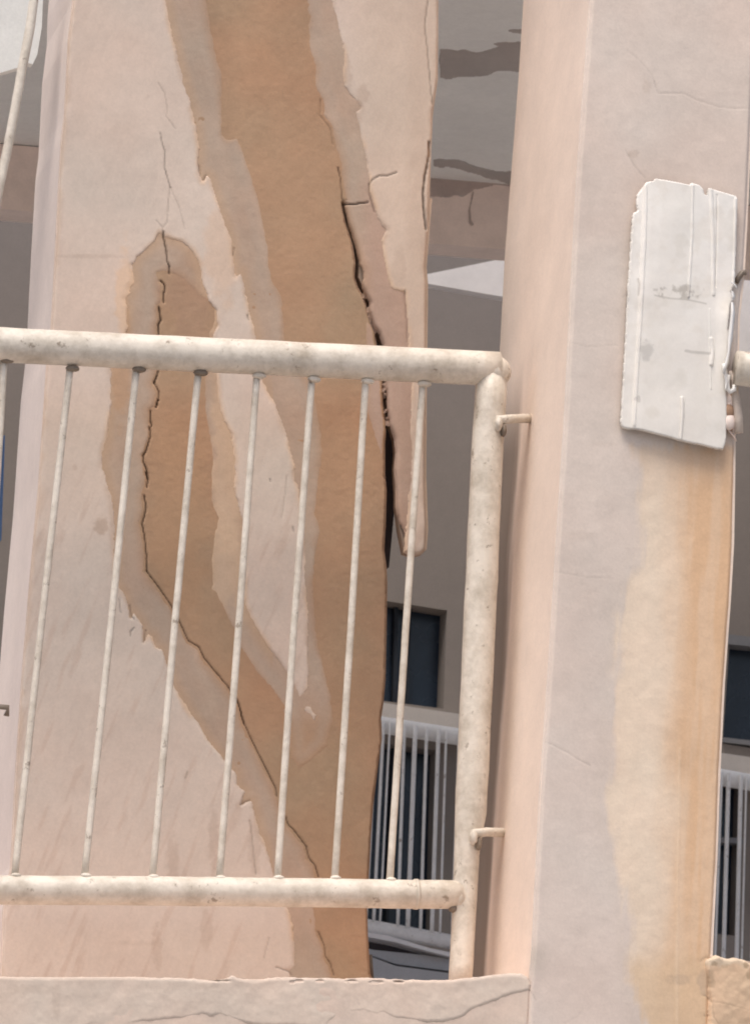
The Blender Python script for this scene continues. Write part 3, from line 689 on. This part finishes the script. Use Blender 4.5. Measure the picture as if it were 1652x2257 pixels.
def f_patch(X, Y):
    Xw, Yw = warp(X, Y, 3.5, 22, 250, 2); Yw = Y+(Yw-Y)*1.4
    sd = np.full(X.shape, -1e9)
    for q in dark_patches: sd = np.maximum(sd, sdp(Xw, Yw, q))
    h = 0.004*smooth(sd/2.0)-0.002-0.003*(sd < 0)
    return sd, h, tint(X, Y, (0.47, 0.42, 0.385), 251, 0.08, 60, 0.02)
pt = relief('damp_patch', sl_, M_tone, (900, -40, 1200, 440), 2.6, f_patch, CEIL, plane='Z')
# beam
bt = 0.0
bz_top = CEIL; 
e0 = atz(1000, 398, CEIL-0.001); Yb = e0[1]
pA = at(700, 428, Yb); pB = at(1400, 355, Yb-0.0)
h_bot = at(1030, 543, Yb)[2]
beam = solid('beam', [np.array([(xl, Yb, CEIL-0.002), (xr, Yb, CEIL-0.002), (xr, Yb, h_bot), (xl, Yb, h_bot)])], (0, 0.08, 0), M_beam, sl_)
def f_bst(X, Y):
    Xw, Yw = warp(X, Y, 4, 18, 260, 2)
    pl = [T('K', (40, 1100), (200, 1110), (420, 1090), (640, 1060), (640, 1150), (520, 1160), (440, 1165), (340, 1190), (260, 1240), (220, 1230), (150, 1235), (60, 1240)),
          T('K', (320, 1200), (345, 1190), (335, 1240), (320, 1300), (325, 1380), (345, 1410), (320, 1425), (300, 1400), (295, 1320), (310, 1260))]
    sd = np.maximum(sdp(Xw, Yw, pl[0]), sdp(X, Y, pl[1])-1)
    return sd, 0.003*smooth(sd/2.0)-0.001-0.003*(sd < 0), tint(X, Y, (0.50, 0.41, 0.37), 261, 0.1, 40, 0.02)
relief('damp_patch', beam, M_tone, (900, 370, 1200, 560), 2.6, f_bst, Yb)

# gallery wall with its openings
def q4(k, *p): return T(k, *p)
win1 = T('G', (30, 100), (490, 172), (470, 728), (10, 668))
win1b = T('G', (0, 905), (432, 962), (408, 1988), (-30, 1915))
win2 = T('H', (178, 195), (520, 240), (480, 820), (140, 765))
win2b = T('H', (70, 960), (238, 990), (208, 1790), (40, 1770))
win2c = T('H', (258, 1000), (285, 1003), (262, 1794), (240, 1792))
wall_poly = [(-900, 60), (700, 100), (705, 490), (2600, 560), (2600, 2900), (-900, 2900)]
gal = thing('gallery_wall', 'shaded grey-brown gallery wall with dark windows, far behind the railing and the two columns', 'gallery wall', at(1000, 2250, B_Y), kind='thing')
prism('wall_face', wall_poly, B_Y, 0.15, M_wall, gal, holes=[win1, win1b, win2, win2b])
def wl(k, *p): return T(k, *p)
def window(label, hole, glass_off, bars, org):
    t = bpy.data.objects.new('window', None); link(t); t.parent = gal
    ORG[t] = ORG[gal]; t['label'] = label
    prism('pane', [(hole[0][0]-4, hole[0][1]-4), (hole[1][0]+4, hole[1][1]-4), (hole[2][0]+4, hole[2][1]+4), (hole[3][0]-4, hole[3][1]+4)], B_Y+glass_off, 0.006, M_glass, t)
    for j, q in enumerate(bars): prism('frame_bar', q, B_Y+glass_off-0.02, 0.018, M_fr, t)
    return t
M_fr = coat('dark_frame', (0.03, 0.035, 0.045)); M_frg = coat('grey_frame', (0.22, 0.22, 0.23))
w1 = window('dark blue-black window in the gallery wall between the pillar and the railing post', win1, 0.06,
            [T('G', (195, 110), (215, 113), (205, 705), (185, 700)), T('G', (275, 120), (292, 123), (270, 715), (255, 712)), T('G', (30, 100), (490, 172), (490, 184), (30, 112))], at(880, 1560, B_Y))
w1b = window('tall dark opening behind the thin gallery bars, below the blue-black window', win1b, 0.06, [T('G', (180, 920), (196, 922), (160, 1960), (145, 1955))], at(880, 2040, B_Y))
w2 = window('grey-framed dark window right of the wide column, above the gallery rail', win2, 0.05, [], at(1640, 1660, B_Y))
for q in (T('H', (170, 183), (520, 225), (520, 268), (165, 235)), T('H', (143, 732), (480, 770), (480, 795), (143, 757))): prism('frame', q, B_Y-0.006, 0.05, M_frg, w2)
w2b = window('narrow dark panes behind the gallery bars right of the column\'s foot', win2b, 0.05, [], at(1600, 2060, B_Y))
prism('crossbar', T('H', (100, 1262), (250, 1270), (250, 1298), (100, 1290)), B_Y-0.004, 0.03, M_frg, w2b)

wb = prism('bright_gap_board', [(700, 655), (945, 606), (1115, 568), (1652, 452), (1900, 400), (1900, 830), (1652, 785), (1630, 779), (1115, 655), (945, 625), (700, 580)][0:1]+[(945, 603), (1115, 568), (1652, 455), (1900, 400), (1900, 832), (1652, 788), (1115, 655), (943, 625), (700, 622)], B_Y-0.35, 0.03, M_white)  # board put in where a bright gap shows behind the pillar
tag(wb, 'white wedge-shaped board added in place of the bright gap, widening right behind the wide column', 'board')

# ledge band and back railing
ledge = prism('ledge', [(500, 1492), (793.4+135/2.56, 1278.2+695/2.56), (793.4+560/2.56, 1278.2+757/2.56), (1533.8+133/2.415, 1322.3+815/2.415), (1652, 1669), (1900, 1712), (1900, 1762), (1652, 1706), (1533.8+130/2.415, 1322.3+908/2.415), (793.4+555/2.56, 1278.2+845/2.56), (793.4+130/2.56, 1278.2+780/2.56), (500, 1535)],
              B_Y-0.10, 0.10, coat('ledge_plaster', (0.62, 0.57, 0.52)), gal)
GB = 2.62
gr = thing('railing', 'distant white railing of close thin bars in front of the gallery wall', 'railing', at(1000, 2050, GB))
def gl(x, base): return base
tube('top_rail', [at(700, 1566, GB), at(845, 1599, GB), at(1008, 1624, GB), at(1585, 1713, GB), at(1652, 1725, GB), at(1900, 1765, GB)], 0.0160, coat('white_rail_paint', (0.88, 0.87, 0.85), grain=0.03), gr, 16, seed=90)
tube('bottom_rail', [at(700, 2022, GB), at(812, 2043, GB), at(985, 2075, GB), at(1300, 2130, GB), at(1800, 2220, GB)], 0.0135, M_rail2, gr, 16, seed=91)
barx = [(845, 824, 6), (859, 838, 4), (891, 877, 6), (915, 899, 8.5), (940, 927, 6), (966, 952, 7.5), (983, 970, 4.5)]
GF = GB-0.02
for i, (xt, xb, w) in enumerate(barx):
    yt = 1588+(xt-840)*0.15; yb = 2030+(xb-812)*0.18
    tube('baluster', [at(xt, yt, GF), at(xb-1, yb, GF)], w*0.5*0.00083*1.25, M_rail2, gr, 8, seed=100+i)
for i, (xt, xb, w) in enumerate([(829, 806, 6), (1012, 996, 6), (1040, 1022, 7), (1590, 1573, 5), (1605, 1592, 8), (1632, 1621, 8), (1644, 1632, 4), (1668, 1655, 8)]):
    yt = 1588+(xt-840)*0.152; yb = 2030+(xb-812)*0.175
    tube('baluster', [at(xt, yt, GF), at(xb, yb, GF)], w*0.5*0.00083*1.25, M_rail2, gr, 8, seed=120+i)
# stepped grey slabs at the gallery foot
steps = bpy.data.objects.new('stepped_ledge', None); link(steps); steps.parent = gal; ORG[steps] = ORG[gal]
for j, (q, yy, mm) in enumerate(((T('G', (-60, 1975), (40, 1990), (150, 2005), (395, 2080), (520, 2105), (520, 2130), (390, 2098), (200, 2045), (40, 2015), (-60, 2000)), 2.60, M_white),
                                 (T('G', (-60, 2005), (400, 2080), (395, 2130), (-60, 2090)), 2.70, M_dark),  # dark sheet painting in the shaded gap between the slabs
                                 (T('G', (-60, 2060), (80, 2090), (395, 2122), (560, 2150), (560, 2215), (300, 2182), (200, 2168), (60, 2120)), 2.62, M_slab),
                                 (T('G', (-60, 2110), (60, 2128), (200, 2180), (560, 2228), (560, 2330), (-60, 2330)), 2.60, M_slab))):
    prism('slab_or_gap_shade', q, yy, 0.05, mm, steps)
rb = tube('rebar', [at(816, 2105, 0.5), at(820, 2170, 0.5)], 0.003, M_weld, None, 8, wob=0.0006, seed=99)
tag(rb, 'short rusty rod upright at the foot of the cracked pillar', 'rod')
bs = prism('blue_shutter', [(-200, 900), (11, 960), (3, 1190), (-200, 1170)], 1.6, 0.03, M_blue)
tag(bs, 'blue strip of shutter just visible past the cracked pillar at the left edge', 'shutter')
hk = tube('iron_hook', [at(-20, 1556, 0.34), at(17, 1560, 0.34), at(14, 1578, 0.34)], 0.0042, M_weld, None, 10, wob=0.0006, seed=98)
tag(hk, 'small dark iron hook at the left edge beside the pillar', 'hook')

# ------------------------------------------------------------------ TORN WHITE SHEET
S_Y = -0.012
sheet_poly = T('D', (230, 180), (228, 240), (235, 300), (228, 312), (205, 320), (197, 345), (190, 430), (175, 700), (160, 900), (145, 1250), (130, 1500), (105, 1950), (112, 1985), (130, 1998), (280, 2025), (440, 2068), (570, 2105),
               (690, 2130), (850, 2165), (895, 2168), (908, 2130), (915, 2080), (922, 1850), (914, 1650), (918, 1500), (935, 1420), (925, 1380), (940, 1270), (925, 1240), (935, 1130), (948, 1040), (970, 1010), (955, 940),
               (985, 880), (990, 700), (1000, 400), (1008, 215), (997, 190), (900, 163), (785, 130), (772, 185), (745, 180), (735, 140), (700, 108), (650, 93), (632, 108), (500, 80), (370, 58), (350, 78), (302, 85), (272, 125))
sheet = thing('sheet', 'torn white metal sheet fixed high on the front of the wide column', 'metal sheet', at(1500, 985, S_Y))
def vline(X, Y, p, w, prof='r'):
    return line_mask(X, Y, T('D', *p), w)
def f_sheet(X, Y):
    Xw, Yw = warp(X, Y, 0.7, 16, 301, 0.3)
    sd = sdp(Xw, Yw, sheet_poly)
    u = (X-1369)/230.0; h = 0.003*np.sin(u*3.0)+0.0025*fbm(X, Y, 120, 302, 2)
    # pressed ribs and folded left margin
    a = vline(X, Y, [(292, 90), (285, 500), (250, 1200), (200, 1990)], 1.8); h = h+0.0014*a; h = h+0.0008*fbm(X, Y, 60, 303, 3)

    xl_ = np.interp(Y, [379+90/3.556, 379+1200/3.556, 379+1990/3.556], [1339.9+292/3.556, 1339.9+250/3.556, 1339.9+200/3.556])
    h = h-0.003*smooth((xl_-X)/6.0)
    for p, w, a_ in (([(655, 110), (650, 500), (622, 980)], 2.2, .0022), ([(800, 140), (815, 500), (820, 960)], 3.6, .0026), ([(850, 180), (845, 600), (835, 900)], 2.4, -.0018), ([(995, 210), (985, 700), (975, 900)], 2.4, .0022),
                     ([(570, 1775), (572, 1900), (560, 2095)], 2.4, .0045), ([(800, 1310), (812, 1400), (803, 1510)], 3.4, .004), ([(790, 1080), (790, 1310), (800, 1700)], 1.8, .0014)):
        h = h+0.6*a_*(1+0.8*fbm(X, Y, 60, 330, 2))*line_mask(X, Y, T('D', *p), w)
    h = h+0.004*smooth((X-(1572+0*Y))/30)*smooth((Y-640)/60)*smooth((880-Y)/120)
    c = tint(X, Y, (0.88, 0.84, 0.78), 310, 0.05, 60, 0.01)
    c = mixc(c, 0.5*smooth(fbm(X, Y, 26, 311, 4)*4-0.1), (0.80, 0.74, 0.66))
    c = mixc(c, 0.5*smooth((Y-640)/200), (0.78, 0.73, 0.66))
    c = mixc(c, 0.30*smooth(fbm(X+0.055*Y, Y*0.03, 30, 321, 2)*5), (0.76, 0.71, 0.64))
    c = mixc(c, 0.28*smooth(fbm(X, Y, 60, 322, 4)*6-0.5), (0.62, 0.57, 0.49))
    lo_ = smooth(fbm(X, Y, 16, 312, 4)*5+0.2)
    c = mixc(c, 0.7*lo_*blob(X, Y, 1490, 645, 60, 16, 313), (0.42, 0.38, 0.33))
    c = mixc(c, 0.6*blob(X, Y, 1424, 775, 16, 22, 314), (0.52, 0.49, 0.45))
    c = mixc(c, 0.55*line_mask(X, Y, T('D', (600, 1405), (650, 1415), (790, 1425)), 4), (0.45, 0.42, 0.38))
    c = mixc(c, 0.5*line_mask(X, Y, T('D', (235, 840), (245, 880), (238, 960)), 4), (0.45, 0.41, 0.36))
    c = mixc(c, 0.5*line_mask(X, Y, T('D', (360, 970), (480, 995), (610, 1005), (760, 1035)), 2.4), (0.45, 0.41, 0.36))
    c = mixc(c, 0.5*smooth(1-sd/4)*smooth(fbm(X, Y, 20, 318, 3)*4), (0.45, 0.42, 0.38))
    c = mixc(c, 0.4*blob(X, Y, 1405, 880, 6, 8, 316), (0.4, 0.36, 0.32))
    return sd, h-0.004*(sd < 0), c
sp = relief('sheet_face', sheet, M_sheet, (1360, 385, 1632, 1000), 1.2, f_sheet, S_Y)
smd = sp.modifiers.new('thick', 'SOLIDIFY'); smd.thickness = 0.003; smd.offset = 0
# torn right flange, curled strips
def strip(name, k, pts, w0, Yo, m, curl=0.006, parent=sheet):
    P = T(k, *pts); V = []; F = []
    n_ = len(P)
    for i, (x, y) in enumerate(P):
        w = w0[i] if hasattr(w0, '__len__') else w0
        for j, s in enumerate((-1, -0.4, 0.3, 1)):
            V.append(at(x+s*w, y, Yo-curl*(1-s*s)+0.0*j))
    for i in range(n_-1):
        for j in range(3): F.append((i*4+j, i*4+j+1, i*4+5+j, i*4+4+j))
    o = mesh(name, V, F, m, parent, smooth_=True); md = o.modifiers.new('thick', 'SOLIDIFY'); md.thickness = 0.002; return o
M_wsheet = coat('clean_sheet_edge', (0.82, 0.80, 0.77), grain=0.02, bump=0.05, rough=0.5, spec=0.4)
strip('torn_flange', 'D', [(972, 1020), (975, 1100), (965, 1200), (955, 1290), (945, 1400), (925, 1500), (905, 1580)], [3, 5, 5, 6, 3, 6, 3], S_Y-0.01, M_wsheet, 0.01)
strip('torn_flange', 'D', [(965, 865), (985, 880), (1005, 905)], [3, 3.5, 2], S_Y-0.01, M_wsheet, 0.008)
strip('torn_flange', 'D', [(970, 930), (978, 970), (975, 1005)], [2, 4.5, 3], S_Y-0.012, M_wsheet, 0.008)
strip('torn_flange', 'D', [(905, 1500), (915, 1560), (930, 1640), (920, 1700)], [5, 6, 4, 2], S_Y-0.008, M_wsheet, 0.008)
tube('wire_loop', [at(*p, -0.02) for p in T('D', (938, 1590), (930, 1650), (935, 1700), (955, 1722), (985, 1705), (990, 1670))], 0.0035, M_wsheet, sheet, 10, seed=140)
lath = tube('lath', [at(*p, -0.012) for p in T('D', (950, 1560), (985, 1640), (1000, 1780), (1018, 1930), (1026, 2045))], [0.003, 0.0048, 0.006, 0.0065, 0.006], M_cord, None, 12, wob=0.0006, seed=141)
tag(lath, 'bent beige strip hanging below the torn right edge of the white sheet', 'strip')
rb_ = thing('rubble', 'crumbled plaster lump wedged behind the torn edge of the white sheet', 'rubble', at(1610, 900, 0.0))
for j in range(9):
    rr = random.Random(j); q = T('D', (945+rr.uniform(-8, 30), 1760+j*28))[0]
    lump('crumb', at(q[0], q[1], -0.006+rr.uniform(-.004, .004)), 0.0065+rr.uniform(0, .004), M_beam if j % 2 else M_core, rb_, j, (1.0, 0.8, 1.3))
strip('plaster_sliver', 'D', [(925, 2000), (950, 2035), (985, 2075), (1000, 2110)], [2, 4, 4, 2], -0.006, M_plaster, 0.004, rb_)
hk2 = tube('wire_stub', [at(*p, 0.0) for p in T('D', (1000, 865), (1020, 830), (1050, 790), (1078, 788))], 0.0042, M_weld, None, 8, wob=0.0008, seed=142)
tag(hk2, 'bent stub of wire sticking out right of the white sheet\'s torn edge', 'wire')
print('tris', sum(len(o.data.polygons)*2 for o in sc.objects if o.type == 'MESH'))
